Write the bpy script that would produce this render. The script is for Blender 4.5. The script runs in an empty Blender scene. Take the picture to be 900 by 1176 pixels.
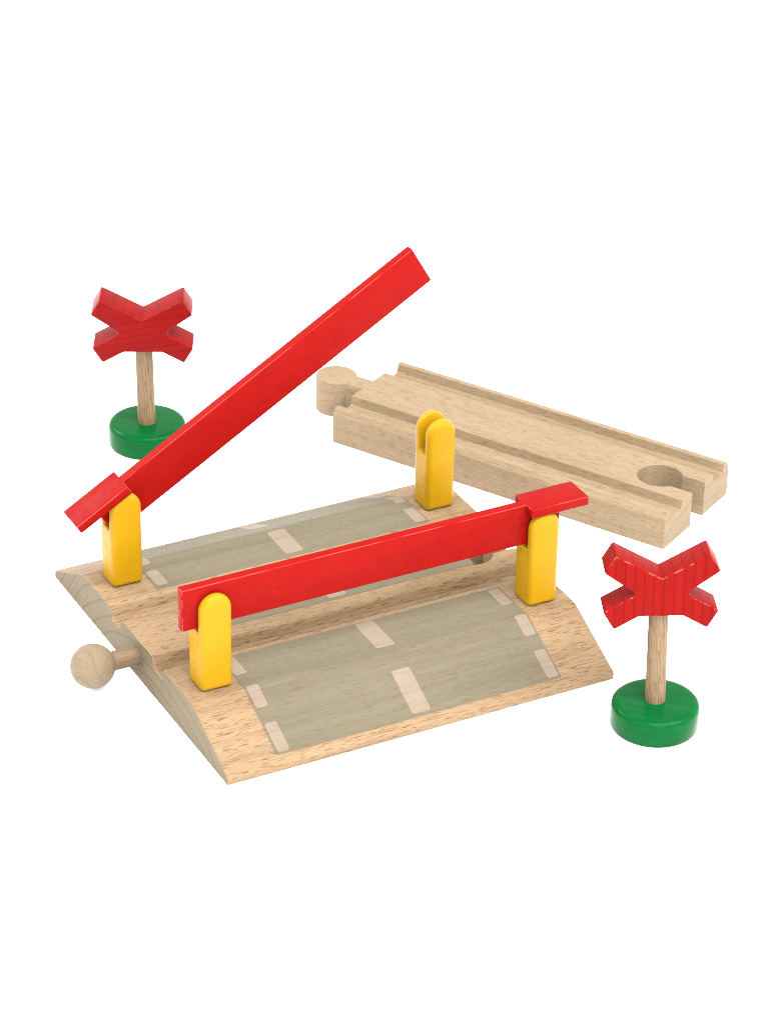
import bpy, bmesh, math, random
from mathutils import Vector, Matrix, Euler
random.seed(7)
S = 0.001                                    # everything below is measured in millimetres
scene = bpy.context.scene
col = scene.collection

# ------------------------------------------------------------------ camera
cam_data = bpy.data.cameras.new("camera")
cam = bpy.data.objects.new("camera", cam_data)
col.objects.link(cam)
cam_data.sensor_width = 36.0
cam_data.lens = 3676.31 / 1176.0 * 36.0
cam_data.clip_start = 0.02
cam_data.clip_end = 50.0
RX, RZ, ROLL = math.radians(60.13), math.radians(-28.31), math.radians(1.31)
rot = Matrix.Rotation(RZ, 4, 'Z') @ Matrix.Rotation(RX, 4, 'X') @ Matrix.Rotation(ROLL, 4, 'Z')
cam.matrix_world = Matrix.Translation(Vector((-285.868, -616.221, 471.735)) * S) @ rot
scene.camera = cam

# ------------------------------------------------------------------ world, lamps, exposure
world = bpy.data.worlds.new("World")
scene.world = world
world.use_nodes = True
wbg = world.node_tree.nodes["Background"]
wbg.inputs[0].default_value = (1.0, 0.99, 0.97, 1)
wbg.inputs[1].default_value = 0.56
scene.view_settings.view_transform = 'Standard'
scene.view_settings.look = 'None'
scene.view_settings.exposure = 1.75
scene.view_settings.gamma = 1.0
scene.render.film_transparent = False
scene.cycles.max_bounces = 8
scene.cycles.use_denoising = False
scene.cycles.filter_width = 1.1


def area_lamp(name, loc, target, size, power, color=(1, 1, 1)):
    ld = bpy.data.lights.new(name, 'AREA')
    ld.shape = 'RECTANGLE'
    ld.size, ld.size_y = size
    ld.energy = power
    ld.color = color
    o = bpy.data.objects.new(name, ld)
    col.objects.link(o)
    o.location = loc
    o.rotation_euler = (Vector(target) - Vector(loc)).to_track_quat('-Z', 'Y').to_euler()
    return o


MID = (0.06, 0.07, 0.0)
area_lamp("key_softbox", (0.50, -0.52, 0.92), MID, (0.62, 0.62), 6.8, (1.0, 0.985, 0.95))
area_lamp("top_softbox", (-0.14, -0.66, 1.30), MID, (0.65, 0.65), 8.4, (1.0, 0.985, 0.95))
area_lamp("front_fill", (-0.20, -1.20, 0.62), MID, (0.5, 0.5), 2.8, (1.0, 0.985, 0.96))  # added fill from behind the camera; its shadows hide behind the toys
area_lamp("back_softbox", (-0.40, 0.72, 0.56), (0.03, 0.10, 0.0), (0.5, 0.4), 2.8, (1.0, 0.99, 0.98))
area_lamp("side_softbox", (-0.80, -0.12, 0.48), (0.04, 0.06, 0.0), (0.22, 0.3), 0.8, (1.0, 0.99, 0.98))


# ------------------------------------------------------------------ material helpers
class NT:
    """tiny wrapper that makes node building short"""
    def __init__(self, name, k=0.76):
        self.k = k
        self.m = bpy.data.materials.new(name)
        self.m.use_nodes = True
        self.t = self.m.node_tree
        self.b = self.t.nodes["Principled BSDF"]

    def node(self, typ, **kw):
        n = self.t.nodes.new(typ)
        for k, v in kw.items():
            setattr(n, k, v)
        return n

    def put(self, sock, v):
        if isinstance(v, bpy.types.NodeSocket):
            self.t.links.new(v, sock)
        else:
            sock.default_value = v

    def math(self, op, a, b=0.0, clamp=False):
        n = self.node('ShaderNodeMath', operation=op, use_clamp=clamp)
        self.put(n.inputs[0], a)
        self.put(n.inputs[1], b)
        return n.outputs[0]

    def mix(self, f, a, b, blend='MIX'):
        n = self.node('ShaderNodeMix', data_type='RGBA', blend_type=blend)
        self.put(n.inputs[0], f)
        for i, c in ((6, a), (7, b)):
            self.put(n.inputs[i], c if isinstance(c, bpy.types.NodeSocket) else (*[x * self.k for x in c], 1))
        return n.outputs[2]

    def ramp(self, v, lo, hi, a=0.0, b=1.0):
        n = self.node('ShaderNodeMapRange', interpolation_type='SMOOTHSTEP')
        self.put(n.inputs[0], v)
        n.inputs[1].default_value = lo
        n.inputs[2].default_value = hi
        n.inputs[3].default_value = a
        n.inputs[4].default_value = b
        return n.outputs[0]

    def noise(self, vec, scale=1.0, detail=2.0, rough=0.5):
        n = self.node('ShaderNodeTexNoise')
        self.put(n.inputs['Vector'], vec)
        n.inputs['Scale'].default_value = scale
        n.inputs['Detail'].default_value = detail
        n.inputs['Roughness'].default_value = rough
        return n.outputs[0]

    def mapping(self, vec, scale, loc=(0, 0, 0), rot=(0, 0, 0)):
        n = self.node('ShaderNodeMapping')
        self.put(n.inputs[0], vec)
        n.inputs[1].default_value = loc
        n.inputs[2].default_value = rot
        n.inputs[3].default_value = scale
        return n.outputs[0]

    def coords_mm(self, rot=(0, 0, 0)):
        """object coordinates in millimetres (grain runs along x after rot)"""
        tc = self.node('ShaderNodeTexCoord')
        return self.mapping(tc.outputs['Object'], (1000, 1000, 1000), rot=rot), tc


def wood_layers(n, rot=(0, 0, 0), pith=(45, -50), ring=4.2, seed=0.0, dark=1.0, fleck=1.0):
    """returns (tone 0..1 ring/grain value, fleck mask, vector, texcoord)"""
    v, tc = n.coords_mm(rot)
    v = n.mapping(v, (1, 1, 1), loc=(seed * 13.0, 0, 0))
    sep = n.node('ShaderNodeSeparateXYZ')
    n.put(sep.inputs[0], v)
    warp = n.noise(n.mapping(v, (0.010, 0.022, 0.022), loc=(seed, seed * 2, 0)), 1.0, 1.0)
    warp = n.math('MULTIPLY', n.math('SUBTRACT', warp, 0.5), 9.0)
    dy = n.math('SUBTRACT', sep.outputs[1], pith[0])
    dz = n.math('SUBTRACT', sep.outputs[2], pith[1])
    r = n.math('SQRT', n.math('ADD', n.math('MULTIPLY', dy, dy), n.math('MULTIPLY', dz, dz)))
    r = n.math('ADD', r, warp)
    ph = n.math('FRACT', n.math('DIVIDE', r, ring))
    # slow rise, sharp dark late-wood line
    line = n.ramp(ph, 0.72, 0.97)
    line = n.math('MULTIPLY', line, n.ramp(ph, 1.0, 0.97))
    # fine fibre
    fib = n.noise(n.mapping(v, (0.04, 2.8, 2.8), loc=(seed * 3, 0, 0)), 1.0, 3.0, 0.6)
    fib2 = n.noise(n.mapping(v, (0.012, 0.30, 0.30), loc=(0, seed * 5, 0)), 1.0, 3.0, 0.55)
    # beech flecks: short dark strokes along the grain
    fl = n.noise(n.mapping(v, (0.30, 4.0, 4.0), loc=(seed * 7, 3, 1)), 1.0, 0.6, 0.4)
    fl = n.ramp(fl, 0.605, 0.66)
    return line, fib, fib2, fl, v, tc


def wood(name, light, deep, endc, rot=(0, 0, 0), pith=(45, -50), ring=4.2, seed=0.0, ring_amt=0.35, fleck_amt=0.55,
         end_ring=0.5, rough=0.62, end_axis=0):
    n = NT(name)
    line, fib, fib2, fl, v, tc = wood_layers(n, rot, pith, ring, seed)
    tone = n.math('ADD', n.math('MULTIPLY', n.ramp(fib, 0.25, 0.75), 0.55), n.math('MULTIPLY', n.ramp(fib2, 0.25, 0.75), 0.45))
    c = n.mix(tone, deep, light)
    dk = tuple(x * y for x, y in zip(deep, (0.56, 0.42, 0.33)))
    c = n.mix(n.math('MULTIPLY', line, ring_amt), c, dk)
    c = n.mix(n.math('MULTIPLY', fl, fleck_amt), c, dk)
    # end grain: greyer, rings only
    en = n.node('ShaderNodeSeparateXYZ')
    n.put(en.inputs[0], tc.outputs['Normal'])
    ef = n.ramp(n.math('ABSOLUTE', en.outputs[end_axis]), 0.80, 0.95)
    pores = n.noise(n.mapping(v, (0.4, 3.0, 3.0)), 1.0, 3.0, 0.7)
    ec = n.mix(n.ramp(pores, 0.3, 0.75), tuple(x * 0.80 for x in endc), tuple(min(1, x * 1.12) for x in endc))
    ec = n.mix(n.math('MULTIPLY', line, end_ring), ec, tuple(x * 0.5 for x in endc))
    c = n.mix(ef, c, ec)
    n.put(n.b.inputs['Base Color'], c)
    n.b.inputs['Roughness'].default_value = rough
    n.b.inputs['Specular IOR Level'].default_value = 0.22
    bp = n.node('ShaderNodeBump')
    bp.inputs['Strength'].default_value = 0.25
    bp.inputs['Distance'].default_value = 0.00012
    hgt = n.math('SUBTRACT', n.math('MULTIPLY', fib, 0.8), n.math('MULTIPLY', fl, 0.7))
    n.put(bp.inputs['Height'], hgt)
    n.put(n.b.inputs['Normal'], bp.outputs[0])
    return n.m


def printed_wood(name, paint_a, paint_b, amount, fleck_amt, seed=0.0, rough=0.6):
    """thin ink printed on the wood; the grain reads through it"""
    n = NT(name)
    line, fib, fib2, fl, v, tc = wood_layers(n, (0, 0, 0), (45, -50), 4.2, seed)
    tone = n.math('ADD', n.math('MULTIPLY', n.ramp(fib, 0.25, 0.75), 0.5), n.math('MULTIPLY', n.ramp(fib2, 0.25, 0.75), 0.5))
    c = n.mix(tone, paint_a, paint_b)
    dk = tuple(x * y for x, y in zip(paint_a, (0.62, 0.58, 0.52)))
    c = n.mix(n.math('MULTIPLY', line, amount), c, dk)
    c = n.mix(n.math('MULTIPLY', fl, fleck_amt), c, dk)
    sp = n.noise(v, 1.6, 2.0, 0.6)
    c = n.mix(n.math('MULTIPLY', n.ramp(sp, 0.45, 0.75), 0.25), c, paint_b)
    n.put(n.b.inputs['Base Color'], c)
    n.b.inputs['Roughness'].default_value = rough
    n.b.inputs['Specular IOR Level'].default_value = 0.1
    bp = n.node('ShaderNodeBump')
    bp.inputs['Strength'].default_value = 0.1
    bp.inputs['Distance'].default_value = 0.0001
    n.put(bp.inputs['Height'], n.math('SUBTRACT', fib, n.math('MULTIPLY', fl, 0.6)))
    n.put(n.b.inputs['Normal'], bp.outputs[0])
    return n.m


def painted_wood(name, a, b, worn, rot, pith, ring, grain, rough, spec, wear_lo, wear_hi, seed=0.0, rim=True, wear_amt=0.8):
    """opaque paint over wood: faint grain lines, paint rubbed thin along edges"""
    n = NT(name)
    line, fib, fib2, fl, v, tc = wood_layers(n, rot, pith, ring, seed)
    c = n.mix(n.ramp(fib2, 0.3, 0.7), a, b)
    c = n.mix(n.math('MULTIPLY', line, grain), c, tuple(x * 0.5 for x in a))
    c = n.mix(n.math('MULTIPLY', fl, grain * 0.4), c, tuple(x * 0.6 for x in a))
    ny = n.node('ShaderNodeSeparateXYZ')
    n.put(ny.inputs[0], tc.outputs['Normal'])
    ay = n.math('ABSOLUTE', ny.outputs[1 if rim else 2])
    em = n.math('MULTIPLY', n.ramp(ay, 0.15, 0.4), n.ramp(ay, 0.97, 0.85))   # the sanded rim only
    wn = n.noise(v, 0.55, 4.0, 0.7)
    wm = n.math('MULTIPLY', em, n.ramp(wn, wear_lo, wear_hi))
    c = n.mix(n.math('MULTIPLY', wm, wear_amt), c, worn)
    n.put(n.b.inputs['Base Color'], c)
    n.b.inputs['Roughness'].default_value = rough
    n.b.inputs['Specular IOR Level'].default_value = spec
    bp = n.node('ShaderNodeBump')
    bp.inputs['Strength'].default_value = 0.18
    bp.inputs['Distance'].default_value = 0.0001
    n.put(bp.inputs['Height'], n.math('SUBTRACT', n.math('MULTIPLY', fib, 0.5), n.math('MULTIPLY', line, 0.5)))
    n.put(n.b.inputs['Normal'], bp.outputs[0])
    return n.m


def plastic(name, a, b, rough, spec, sss=0.0, scratches=0.0, worn=None, seam=False):
    n = NT(name)
    v, tc = n.coords_mm()
    c = n.mix(n.ramp(n.noise(v, 0.12, 3.0), 0.3, 0.7), a, b)
    g = n.noise(v, 3.0, 2.0, 0.6)
    c = n.mix(n.math('MULTIPLY', n.ramp(g, 0.45, 0.7), 0.05), c, tuple(x * 0.82 for x in a))
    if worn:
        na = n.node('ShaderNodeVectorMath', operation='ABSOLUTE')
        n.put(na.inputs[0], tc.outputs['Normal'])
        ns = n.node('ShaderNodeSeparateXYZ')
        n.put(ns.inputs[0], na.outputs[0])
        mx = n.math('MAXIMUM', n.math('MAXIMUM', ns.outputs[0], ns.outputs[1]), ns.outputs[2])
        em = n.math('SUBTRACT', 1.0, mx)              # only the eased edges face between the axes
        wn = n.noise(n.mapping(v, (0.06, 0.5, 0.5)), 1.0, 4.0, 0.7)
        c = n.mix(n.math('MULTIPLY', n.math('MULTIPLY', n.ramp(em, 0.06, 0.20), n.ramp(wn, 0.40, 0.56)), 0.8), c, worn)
        s1 = n.noise(n.mapping(v, (0.035, 0.2, 3.2), rot=(0, 0.02, 0)), 1.0, 2.0, 0.5)
        s2 = n.noise(v, 0.16, 2.0)
        sc = n.math('MULTIPLY', n.ramp(s1, 0.675, 0.70), n.ramp(s2, 0.48, 0.62))
        c = n.mix(n.math('MULTIPLY', sc, scratches), c, worn)
    n.put(n.b.inputs['Base Color'], c)
    rn = n.ramp(n.noise(v, 0.35, 3.0), 0.3, 0.7, rough - 0.05, rough + 0.08)
    n.put(n.b.inputs['Roughness'], rn)
    n.b.inputs['Specular IOR Level'].default_value = spec
    if sss:
        n.b.inputs['Subsurface Weight'].default_value = sss
        n.b.inputs['Subsurface Radius'].default_value = (1.0, 0.6, 0.1)
        n.b.inputs['Subsurface Scale'].default_value = 0.0012
    bp = n.node('ShaderNodeBump')
    bp.inputs['Strength'].default_value = 0.10
    bp.inputs['Distance'].default_value = 0.0001
    h = n.noise(v, 1.4, 3.0, 0.6)
    if seam:                                  # faint mould line down the middle of the broad faces
        sx = n.node('ShaderNodeSeparateXYZ')
        n.put(sx.inputs[0], v)
        h = n.math('ADD', h, n.ramp(n.math('ABSOLUTE', sx.outputs[0]), 0.0, 0.22, 1.2, 0.0))
    n.put(bp.inputs['Height'], h)
    n.put(n.b.inputs['Normal'], bp.outputs[0])
    return n.m


M_BASE = wood("beech_crossing", (0.256, 0.178, 0.099), (0.188, 0.117, 0.061), (0.144, 0.112, 0.064), ring_amt=0.28,
              fleck_amt=0.85, end_ring=0.55)
M_TRACK = wood("beech_track", (0.242, 0.178, 0.110), (0.200, 0.142, 0.084), (0.205, 0.150, 0.090), pith=(8, -70), ring=5.0,
               seed=2.3, ring_amt=0.16, fleck_amt=0.5, end_ring=0.35)
M_BALL = wood("beech_ball", (0.200, 0.154, 0.099), (0.158, 0.116, 0.072), (0.182, 0.139, 0.088), rot=(0, 0, math.radians(62)),
              pith=(1, 2), ring=2.6, seed=4.0, ring_amt=0.22, fleck_amt=0.25, end_ring=0.2)
M_PEG = wood("beech_peg", (0.175, 0.118, 0.071), (0.130, 0.085, 0.049), (0.16, 0.12, 0.073), pith=(0, -9), ring=2.5, seed=5.0,
             ring_amt=0.2, fleck_amt=0.4)
M_STICK = wood("beech_stick", (0.225, 0.155, 0.088), (0.150, 0.096, 0.052), (0.19, 0.14, 0.08), rot=(0, math.radians(90), 0),
               pith=(0, -9), ring=1.9, seed=6.0, ring_amt=0.4, fleck_amt=0.6, end_axis=2)
M_ROAD = printed_wood("grey_road_print", (0.108, 0.091, 0.060), (0.140, 0.122, 0.083), 0.14, 0.36)
M_DASH = printed_wood("pale_dash_print", (0.180, 0.140, 0.105), (0.222, 0.178, 0.137), 0.10, 0.22)
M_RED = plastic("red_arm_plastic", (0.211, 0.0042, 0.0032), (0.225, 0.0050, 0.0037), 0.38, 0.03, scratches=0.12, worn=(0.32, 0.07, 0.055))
M_YEL = plastic("yellow_post_plastic", (0.335, 0.180, 0.0032), (0.352, 0.194, 0.0048), 0.33, 0.09, seam=True)
M_GREEN = painted_wood("green_painted_disc", (0.0006, 0.065, 0.0135), (0.0009, 0.080, 0.0175), (0.05, 0.13, 0.05), (0, 0, 0.3), (3, -40),
                       3.0, 0.15, 0.22, 0.05, 0.66, 0.8, seed=1.0, rim=False, wear_amt=0.3)
M_CROSS_A = painted_wood("red_cross_paint_upright_grain", (0.172, 0.0046, 0.0038), (0.202, 0.0054, 0.0046), (0.38, 0.18, 0.14),
                         (0, math.radians(90), 0), (1.5, -60), 2.6, 0.5, 0.45, 0.025, 0.47, 0.64, seed=3.0, wear_amt=0.5)
M_CROSS_B = painted_wood("red_cross_paint_level_grain", (0.165, 0.0044, 0.0042), (0.192, 0.0054, 0.0050), (0.24, 0.035, 0.035),
                         (0, math.radians(12), 0), (0.0, -30), 2.4, 0.3, 0.36, 0.04, 0.52, 0.72, seed=8.0, wear_amt=0.5)
_t = NT("white_table_surface", 1.0)
_v, _ = _t.coords_mm()
_t.put(_t.b.inputs['Base Color'], _t.mix(_t.ramp(_t.noise(_v, 0.02, 3.0), 0.3, 0.7), (0.93, 0.93, 0.93), (0.95, 0.95, 0.95)))
_t.b.inputs['Roughness'].default_value = 0.9
_t.b.inputs['Specular IOR Level'].default_value = 0.1
M_TABLE = _t.m


# ------------------------------------------------------------------ mesh helpers (mm in, metres out)
def empty(name, label, cat, loc, rotz=0.0, group=None):
    o = bpy.data.objects.new(name, None)
    col.objects.link(o)
    o.empty_display_size = 0.01
    o.location = Vector(loc) * S
    o.rotation_euler = (0, 0, rotz)
    o["label"] = label
    o["category"] = cat
    if group:
        o["group"] = group
    return o


def link(name, bm, mat, parent=None, bevel=0.0, segs=3, angle=35, weighted=False, sharp=38, cutters=(), loc=None, rot=None):
    """bake a bmesh (mm) to ONE mesh object: boolean cuts, bevels, smoothing applied"""
    bmesh.ops.recalc_face_normals(bm, faces=bm.faces[:])
    me = bpy.data.meshes.new(name)
    bm.to_mesh(me)
    bm.free()
    o = bpy.data.objects.new(name, me)
    col.objects.link(o)
    tmp = []
    for c in cutters:
        bmesh.ops.recalc_face_normals(c, faces=c.faces[:])
        cm = bpy.data.meshes.new("cutter")
        c.to_mesh(cm)
        c.free()
        co = bpy.data.objects.new("cutter", cm)
        col.objects.link(co)
        tmp.append(co)
        md = o.modifiers.new("cut", 'BOOLEAN')
        md.object = co
        md.operation = 'DIFFERENCE'
        md.solver = 'EXACT'
    if bevel:
        md = o.modifiers.new("bevel", 'BEVEL')
        md.width = bevel
        md.segments = segs
        md.limit_method = 'WEIGHT' if weighted else 'ANGLE'
        md.angle_limit = math.radians(angle)
        md.use_clamp_overlap = False
    if o.modifiers:
        dg = bpy.context.evaluated_depsgraph_get()
        dg.update()
        new = bpy.data.meshes.new_from_object(o.evaluated_get(dg))
        o.modifiers.clear()
        o.data = new
        bpy.data.meshes.remove(me)
        new.name = name
        me = new
    for co in tmp:
        cm = co.data
        bpy.data.objects.remove(co)
        bpy.data.meshes.remove(cm)
    me.transform(Matrix.Scale(S, 4))
    for p in me.polygons:
        p.use_smooth = True
    me.set_sharp_from_angle(angle=math.radians(sharp))
    me.materials.clear()
    me.materials.append(mat)
    if parent:
        o.parent = parent
    if loc:
        o.location = Vector(loc) * S
    if rot:
        o.rotation_euler = rot
    return o


def prism(bm, poly, a, b, axis):
    """poly = 2D points; axis 'x': (y,z) swept in x; 'y': (x,z) swept in y; 'z': (x,y) swept in z"""
    def P(p, t):
        return {'x': (t, p[0], p[1]), 'y': (p[0], t, p[1]), 'z': (p[0], p[1], t)}[axis]
    v0 = [bm.verts.new(P(p, a)) for p in poly]
    v1 = [bm.verts.new(P(p, b)) for p in poly]
    n = len(poly)
    for i in range(n):
        j = (i + 1) % n
        bm.faces.new((v0[i], v0[j], v1[j], v1[i]))
    bm.faces.new(v0)
    bm.faces.new(v1[::-1])
    return bm


def offset(poly, d):
    """shrink a closed 2D polygon by d (counter-clockwise or clockwise alike)"""
    area = sum(p[0] * q[1] - q[0] * p[1] for p, q in zip(poly, poly[1:] + poly[:1]))
    sg = 1 if area > 0 else -1
    out = []
    n = len(poly)
    for i in range(n):
        p0, p, p1 = Vector(poly[i - 1]), Vector(poly[i]), Vector(poly[(i + 1) % n])
        a, b = (p - p0).normalized(), (p1 - p).normalized()
        na, nb = Vector((-a.y, a.x)) * sg, Vector((-b.y, b.x)) * sg
        m = (na + nb)
        m = m / max(0.45, m.dot(na)) if m.length > 1e-6 else na
        out.append(tuple(p + m * d))
    return out


def loft(bm, polys, ts, axis):
    """join equal-length 2D outlines at successive positions along an axis, capped"""
    def P(p, t):
        return {'x': (t, p[0], p[1]), 'y': (p[0], t, p[1]), 'z': (p[0], p[1], t)}[axis]
    rows = [[bm.verts.new(P(p, t)) for p in poly] for poly, t in zip(polys, ts)]
    n = len(polys[0])
    for A, B in zip(rows, rows[1:]):
        for i in range(n):
            j = (i + 1) % n
            bm.faces.new((A[i], A[j], B[j], B[i]))
    bm.faces.new(rows[0])
    bm.faces.new(rows[-1][::-1])
    return bm


def lathe(bm, prof, segs=64, axis='z'):
    """prof = (r, h) pairs; closed where r = 0"""
    rings = []
    for r, h in prof:
        if r < 1e-6:
            rings.append([bm.verts.new((0, 0, h) if axis == 'z' else (h, 0, 0))])
        else:
            ring = []
            for k in range(segs):
                a = 2 * math.pi * k / segs
                c, s = r * math.cos(a), r * math.sin(a)
                ring.append(bm.verts.new((c, s, h) if axis == 'z' else (h, c, s)))
            rings.append(ring)
    for A, B in zip(rings, rings[1:]):
        for k in range(segs):
            k2 = (k + 1) % segs
            if len(A) == 1 and len(B) == 1:
                continue
            if len(A) == 1:
                bm.faces.new((A[0], B[k], B[k2]))
            elif len(B) == 1:
                bm.faces.new((A[k], A[k2], B[0]))
            else:
                bm.faces.new((A[k], A[k2], B[k2], B[k]))
    return bm


def arc(cx, cy, r, a0, a1, n):
    return [(cx + r * math.cos(math.radians(a0 + (a1 - a0) * i / n)), cy + r * math.sin(math.radians(a0 + (a1 - a0) * i / n)))
            for i in range(n + 1)]


def fillet(pts, radii, n=5):
    """round the corners of a closed 2D polygon"""
    out = []
    m = len(pts)
    for i in range(m):
        r = radii[i]
        p = Vector(pts[i])
        if r <= 0:
            out.append(tuple(p))
            continue
        a = (Vector(pts[i - 1]) - p)
        b = (Vector(pts[(i + 1) % m]) - p)
        la, lb = a.length, b.length
        a.normalize()
        b.normalize()
        ang = a.angle(b)
        d = min(r / math.tan(ang / 2), la * 0.48, lb * 0.48)
        p0, p1 = p + a * d, p + b * d
        for k in range(n + 1):
            t = k / n
            q = p0 * (1 - t) ** 2 + p * 2 * t * (1 - t) + p1 * t * t
            out.append(tuple(q))
    return out


# ------------------------------------------------------------------ setting: the white surface
bm = bmesh.new()
bmesh.ops.create_grid(bm, x_segments=4, y_segments=4, size=4000)
table = link("tabletop", bm, M_TABLE, loc=(0, 600, 0))
table["kind"] = "structure"
table["label"] = "plain white surface under all the toys"
table["category"] = "surface"

# ------------------------------------------------------------------ level crossing
L, W, H, E = 115.65, 115.55, 12.49, 2.2
YC, YC2 = 21.9, 94.0
G1, G2, G3, G4 = 39.8, 47.0, 67.4, 75.7
GD = 3.4
crossing = empty("level_crossing", "wooden toy level crossing with printed grey road, four yellow posts and two red barrier arms",
                 "level crossing", (0, 0, 0))
TOP = [(0, E), (YC, H), (G1, H), (G1 + 0.5, H - GD), (G2 - 1.1, H - GD), (G2, H), (G3, H), (G3 + 0.5, H - GD), (G4 - 1.1, H - GD),
       (G4, H), (YC2, H), (W, E)]
base_poly = [(0, 0)] + TOP + [(W, 0)]
rad = [0.4, 0.9, 3.5, 0.35, 0.5, 0.6, 1.1, 0.35, 0.5, 0.6, 1.1, 3.5, 0.9, 0.5]
outline = fillet(base_poly, rad)


def top_z(y):
    """height of the rounded deck at y"""
    best = None
    n = len(outline)
    for i in range(n):
        (y0, z0), (y1, z1) = outline[i], outline[(i + 1) % n]
        if y1 > y0 + 1e-9 and y0 - 1e-6 <= y <= y1 + 1e-6:
            z = z0 + (z1 - z0) * (y - y0) / (y1 - y0)
            if best is None or z > best:
                best = z
    return best


SOCK = 102.6
def socket_poly(cx, cy, r, half, end):
    a = math.degrees(math.asin(half / r))
    return [(end, cy - half)] + arc(cx, cy, r, -a, -360 + a, 40) + [(end, cy + half)]


sp = socket_poly(SOCK, 57.6, 6.2, 2.6, L + 6)
so = offset(sp, -0.35)
cut = loft(bmesh.new(), [sp, sp, so, so], [-5, H - 0.35, H + 0.01, 30], 'z')
oi = offset(outline, 0.22)
bm = loft(bmesh.new(), [oi, outline, outline, oi], [0, 0.22, L - 0.22, L], 'x')
base = link("base", bm, M_BASE, crossing, cutters=[cut])

# turned ball peg on the left end
bm = lathe(bmesh.new(), [(0, -9.5), (2.62, -9.5), (2.66, -4), (2.7, 0), (2.7, 4.0), (0, 4.0)], 40, 'x')
peg = link("connector_peg", bm, M_PEG, crossing, loc=(0, 57.6, 6.9))
prof = [(0, -6.02)] + [(6.1 * math.sin(t), -6.1 * math.cos(t)) for t in [math.pi * k / 28 for k in range(2, 25)]] + [(2.3, 5.75), (0, 5.75)]
bm = lathe(bmesh.new(), prof, 56, 'x')
ball = link("ball", bm, M_BALL, peg, loc=(-12.8, 0, 0.05))

# printed road: three sheets that follow the deck, dashes printed over them
DECK_CUT = None


def rrect(x0, x1, y0, y1, r, n=4):
    return fillet([(x0, y0), (x1, y0), (x1, y1), (x0, y1)], [r] * 4, n)


def deck_sheet(poly, lift):
    """lay a 2D outline on the deck, split wherever the deck bends"""
    bm = bmesh.new()
    vs = [bm.verts.new((x, y, 0)) for x, y in poly]
    bm.faces.new(vs)
    ys = sorted({round(p[0], 4) for p in outline})
    lo, hi = min(p[1] for p in poly), max(p[1] for p in poly)
    for y in ys:
        if lo + 0.02 < y < hi - 0.02:
            g = bm.verts[:] + bm.edges[:] + bm.faces[:]
            bmesh.ops.bisect_plane(bm, geom=g, plane_co=(0, y, 0), plane_no=(0, 1, 0))
    for v in bm.verts:
        y = min(max(v.co.y, 0.05), W - 0.05)
        v.co.z = top_z(y) + lift
    # a real film of ink: give it a hair of thickness
    r = bmesh.ops.extrude_face_region(bm, geom=bm.faces[:])
    for e in r['geom']:
        if isinstance(e, bmesh.types.BMVert):
            e.co.z -= lift * 0.9
    return bm


RX0, RX1 = 15.2, 100.6
roads = {}
for key, (y0, y1) in {'near': (2.5, 38.1), 'mid': (51.8, 63.2), 'far': (77.6, 113.0)}.items():
    roads[key] = link("road_surface", deck_sheet(rrect(RX0, RX1, y0, y1, 0.6), 0.06), M_ROAD, crossing, sharp=60)
dash_y_edge = [(3.1, 11.4), (15.9, 22.7), (28.7, 37.6)]
dash_y_mid = [(3.4, 16.3), (24.2, 37.7)]
far_y_edge = [(79.3, 87.6), (91.2, 99.0), (104.0, 112.6)]
far_y_mid = [(79.4, 92.7), (101.4, 112.7)]
for key, edge, mid in (('near', dash_y_edge, dash_y_mid), ('far', far_y_edge, far_y_mid)):
    for (xa, xb), spans in (((15.8, 19.3), edge), ((55.5, 61.1), mid), ((96.6, 100.1), edge)):
        for a, b in spans:
            link("lane_dash", deck_sheet(rrect(xa, xb, a, b, 0.8), 0.11), M_DASH, roads[key], sharp=60)
for xa, xb in ((15.8, 19.3), (55.5, 61.1)):
    link("lane_dash", deck_sheet(rrect(xa, xb, 52.9, 62.2, 0.8), 0.11), M_DASH, roads['mid'], sharp=60)

# yellow slotted posts
PW, PD, PH = 9.0, 9.0, 28.6
SLOT, SLOT_Z = 3.7, 17.4


def post_bm():
    """upright with an arched top and an open slot for the arm; every outer edge well rounded"""
    bm = bmesh.new()
    wl = bm.edges.layers.float.new("bevel_weight_edge")
    r = PW / 2
    up = arc(0, PH - r, r, 0, 180, 16)
    full = [(-r, 0), (r, 0), (r, SLOT_Z)] + up + [(-r, SLOT_Z)]
    ysn = [-PD / 2, -SLOT / 2, SLOT / 2, PD / 2]
    rows = [[bm.verts.new((x, y, z)) for x, z in full] for y in ysn]
    n = len(full)
    i_sr, i_sl = 2, n - 1                      # slot-level corners
    for a, b, solid in ((0, 1, True), (1, 2, False), (2, 3, True)):
        for i in range(n):
            j = (i + 1) % n
            if solid or i in (0, 1, n - 1):    # bottom, right wall below slot, left wall below slot
                bm.faces.new((rows[a][i], rows[a][j], rows[b][j], rows[b][i]))
    bm.faces.new(rows[0])
    bm.faces.new(rows[3][::-1])
    bm.faces.new((rows[1][i_sr], rows[1][i_sl], rows[2][i_sl], rows[2][i_sr]))
    bm.faces.new(rows[1][i_sr:][::-1])
    bm.faces.new(rows[2][i_sr:])
    bmesh.ops.recalc_face_normals(bm, faces=bm.faces[:])
    for e in bm.edges:
        if len(e.link_faces) == 2 and e.calc_face_angle(0) > math.radians(40):
            a, b = e.verts
            inner = abs(a.co.y) < PD / 2 - 0.1 or abs(b.co.y) < PD / 2 - 0.1
            along_y = abs(a.co.y - b.co.y) > 0.1
            e[wl] = 1.0 if not inner else (0.0 if along_y else 0.42)
            if along_y and a.co.z < 0.1:
                e[wl] = 0.7
            if along_y and abs(a.co.z - SLOT_Z) < 0.1:
                e[wl] = 0.3
    return bm


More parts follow.
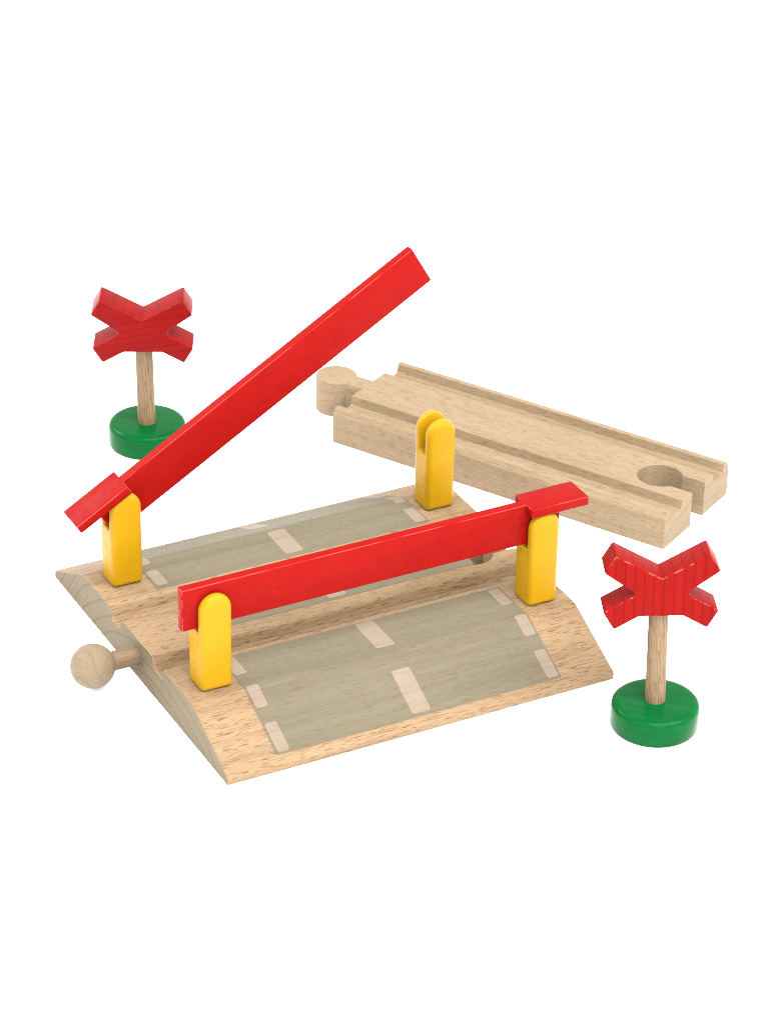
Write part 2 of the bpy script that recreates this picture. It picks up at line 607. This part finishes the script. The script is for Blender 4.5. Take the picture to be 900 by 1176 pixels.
posts = [(8.75, 29.0), (106.95, 29.0), (8.95, 87.4), (106.7, 87.4)]
first = link("post", post_bm(), M_YEL, crossing, bevel=1.5, segs=5, weighted=True)
for i, (x, y) in enumerate(posts):
    o = first if i == 0 else first.copy()
    if i:
        col.objects.link(o)
        o.parent = crossing
    o.location = Vector((x, y, H - 0.02)) * S

# red barrier arms (T section: tall web, wide counterweight head at the pivot end)
AT, AH, AL, HS, HT, HW = 2.9, 12.45, 119.6, 101.9, 2.75, 9.8


def arm_bm():
    bm = bmesh.new()
    wl = bm.edges.layers.float.new("bevel_weight_edge")
    piv = [(AL - 1.0, -HT - 0.9), (112.6, -HT - 0.9)] + arc(106.6, -AH + 6.0, 6.0, 0, -90, 8)
    web = [(0, 0), (HS, 0), (AL, 0), (AL, -HT)] + piv + [(0, -AH)]
    fl = [(HS, 0), (AL, 0), (AL, -HT), (HS, -HT)]
    y0, y1, h0, h1 = -AT / 2, AT / 2, -HW / 2, HW / 2
    def V(p, y):
        return bm.verts.new((p[0], y, p[1]))
    wa = [V(p, y0) for p in web]
    wb = [V(p, y1) for p in web]
    ia, ib = V(fl[3], y0), V(fl[3], y1)        # inner corner under the head
    fa = [V(p, h0) for p in fl]
    fb = [V(p, h1) for p in fl]
    n = len(web)
    for i in range(n):
        j = (i + 1) % n
        bm.faces.new((wa[i], wa[j], wb[j], wb[i]))
    # web side faces, minus the head's footprint
    bm.faces.new([wa[0], wa[1], ia, wa[3]] + wa[4:])
    bm.faces.new(([wb[0], wb[1], ib, wb[3]] + wb[4:])[::-1])
    for f, w, i3 in ((fa, wa, ia), (fb, wb, ib)):
        bm.faces.new(f)
        bm.faces.new((f[0], f[1], w[2], w[1]))     # top
        bm.faces.new((f[1], f[2], w[3], w[2]))     # end
        bm.faces.new((f[2], f[3], i3, w[3]))       # underside
        bm.faces.new((f[3], f[0], w[1], i3))       # step
    bmesh.ops.recalc_face_normals(bm, faces=bm.faces[:])
    for e in bm.edges:
        if len(e.link_faces) == 2 and e.calc_face_angle(0) > math.radians(40):
            e[wl] = 1.0 if e.is_convex else 0.0
    return bm


def place_arm(o, x, y, z, ang, flip):
    o.location = Vector((x, y, z)) * S
    o.rotation_euler = (0, -ang, 0) if not flip else (0, ang, math.pi)


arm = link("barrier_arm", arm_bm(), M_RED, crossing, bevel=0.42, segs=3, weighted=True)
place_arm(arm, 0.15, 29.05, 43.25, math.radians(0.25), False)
arm["label"] = "lowered red barrier arm"
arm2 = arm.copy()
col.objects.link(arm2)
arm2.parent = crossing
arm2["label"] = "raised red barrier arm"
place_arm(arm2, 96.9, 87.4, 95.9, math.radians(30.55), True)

# ------------------------------------------------------------------ straight track piece
TX, TY, TR, TL, TH = 124.56, 163.1, math.radians(-60.19), 115.3, 11.6
track = empty("track_piece", "bare beech toy railway track with a round connector knob lying behind the crossing", "toy track",
              (TX, TY, 0), TR)
half = [(20, 0), (20, TH - 1.9), (18.6, TH), (16.9, TH), (16.3, TH - 3.0), (10.0, TH - 3.0), (9.4, TH), (0, TH)]
tpoly = half[:-1] + [(-y, z) for y, z in half[:-1][::-1]]
trad = [0.6, 1.2, 0.9, 0.5, 0.9, 0.5, 0.5]
tout = fillet(tpoly, trad + trad[::-1])
sp = socket_poly(102.4, 0.3, 6.7, 3.9, TL + 6)
so = offset(sp, -0.4)
cut = loft(bmesh.new(), [sp, sp, so, so], [-5, TH - 0.45, TH + 0.01, 30], 'z')
ti = offset(tout, 0.28)
bm = loft(bmesh.new(), [ti, tout, tout, ti], [0, 0.28, TL - 0.28, TL], 'x')
body = link("track_body", bm, M_TRACK, track, cutters=[cut])
a = math.degrees(math.asin(3.0 / 6.35))
kpoly = [(1.5, 2.6)] + arc(-11.5, -0.4, 6.35, a, 360 - a, 40) + [(1.5, -3.4)]
knob = link("connector_knob", prism(bmesh.new(), kpoly, 0.02, TH - 0.06, 'z'), M_TRACK, track, bevel=0.3, segs=2, angle=40)

# ------------------------------------------------------------------ crossing signs
R_, H_, T_ = 11.75, 7.7, 9.2
CR = dict(v0=45.54, a1=12.2, v1=52.34, a2=15.13, v2=47.44, n=6.3, vm=41.1, v3=36.01, v4=30.99, v5=34.72, b=5.78)


def cross_poly():
    c = CR
    rt = [(c['a1'], c['v1']), (c['a2'], c['v2']), (c['n'], c['vm']), (c['a2'], c['v3']), (c['a1'], c['v4']), (c['b'], c['v5'])]
    rr = [0.6, 0.6, 1.5, 0.6, 0.6, 0.8]     # saw-rounded notches, eased tips
    return fillet([(0, c['v0'])] + rt + [(-x, z) for x, z in rt[::-1]], [0.4] + rr + rr[::-1], 5)


def sign(label, loc, yaw, lean, mat):
    t = empty("crossing_sign", label, "toy sign", loc, 0.0, "red crossing signs on green discs")
    prof = [(0, 0), (R_ - 0.9, 0), (R_ - 0.25, 0.2), (R_, 0.8), (R_, H_ - 1.7), (R_ - 0.15, H_ - 1.05), (R_ - 0.6, H_ - 0.45),
            (R_ - 1.3, H_ - 0.12), (R_ - 2.2, H_), (3.2, H_ - 0.12), (0, H_ - 0.15)]
    link("disc_base", lathe(bmesh.new(), prof, 96), M_GREEN, t, sharp=50, rot=(0, 0, yaw))
    lx, ly = lean
    # shear-free lean: tilt about the foot of the stick
    c, s = math.cos(yaw), math.sin(yaw)
    q = Vector((lx, ly, 1.0)).normalized()
    rotm = Vector((0, 0, 1)).rotation_difference(q).to_matrix() @ Matrix.Rotation(yaw, 3, 'Z')
    eul = rotm.to_euler()
    bm = bmesh.new()
    lathe(bm, [(0, H_ - 2.5), (2.72, H_ - 2.5), (2.72, H_ + 0.3), (2.66, 20), (2.62, CR['v5'] + 2), (0, CR['v5'] + 2)], 28)
    for v in bm.verts:                           # hand-cut dowel: slight flats and wobble
        k = 1 + 0.012 * math.sin(v.co.z * 0.31 + 2.0 * math.atan2(v.co.y, v.co.x)) + random.uniform(-0.004, 0.004)
        v.co.x *= k
        v.co.y *= k
    link("stick", bm, M_STICK, t, sharp=50, rot=eul)
    cp = cross_poly()
    steps = [(0.42, 0.0), (0.20, 0.06), (0.06, 0.20), (0.0, 0.42)]       # hand-sanded rim
    polys = [offset(cp, d) for d, _ in steps]
    ts = [-T_ / 2 + y for _, y in steps]
    bm = loft(bmesh.new(), polys + polys[::-1], ts + [-y for y in ts[::-1]], 'y')
    link("cross_board", bm, mat, t, rot=eul)
    return t


sign("dark red wooden cross sign on a green disc behind the raised barrier arm", (56.1, 177.3, 0), math.radians(-27.3),
     (-0.040, -0.051), M_CROSS_B)
sign("bright red wooden cross sign with chipped edges on a green disc beside the ramp corner", (113.9, -23.6, 0),
     math.radians(-25.0), (0.016, 0.072), M_CROSS_A)
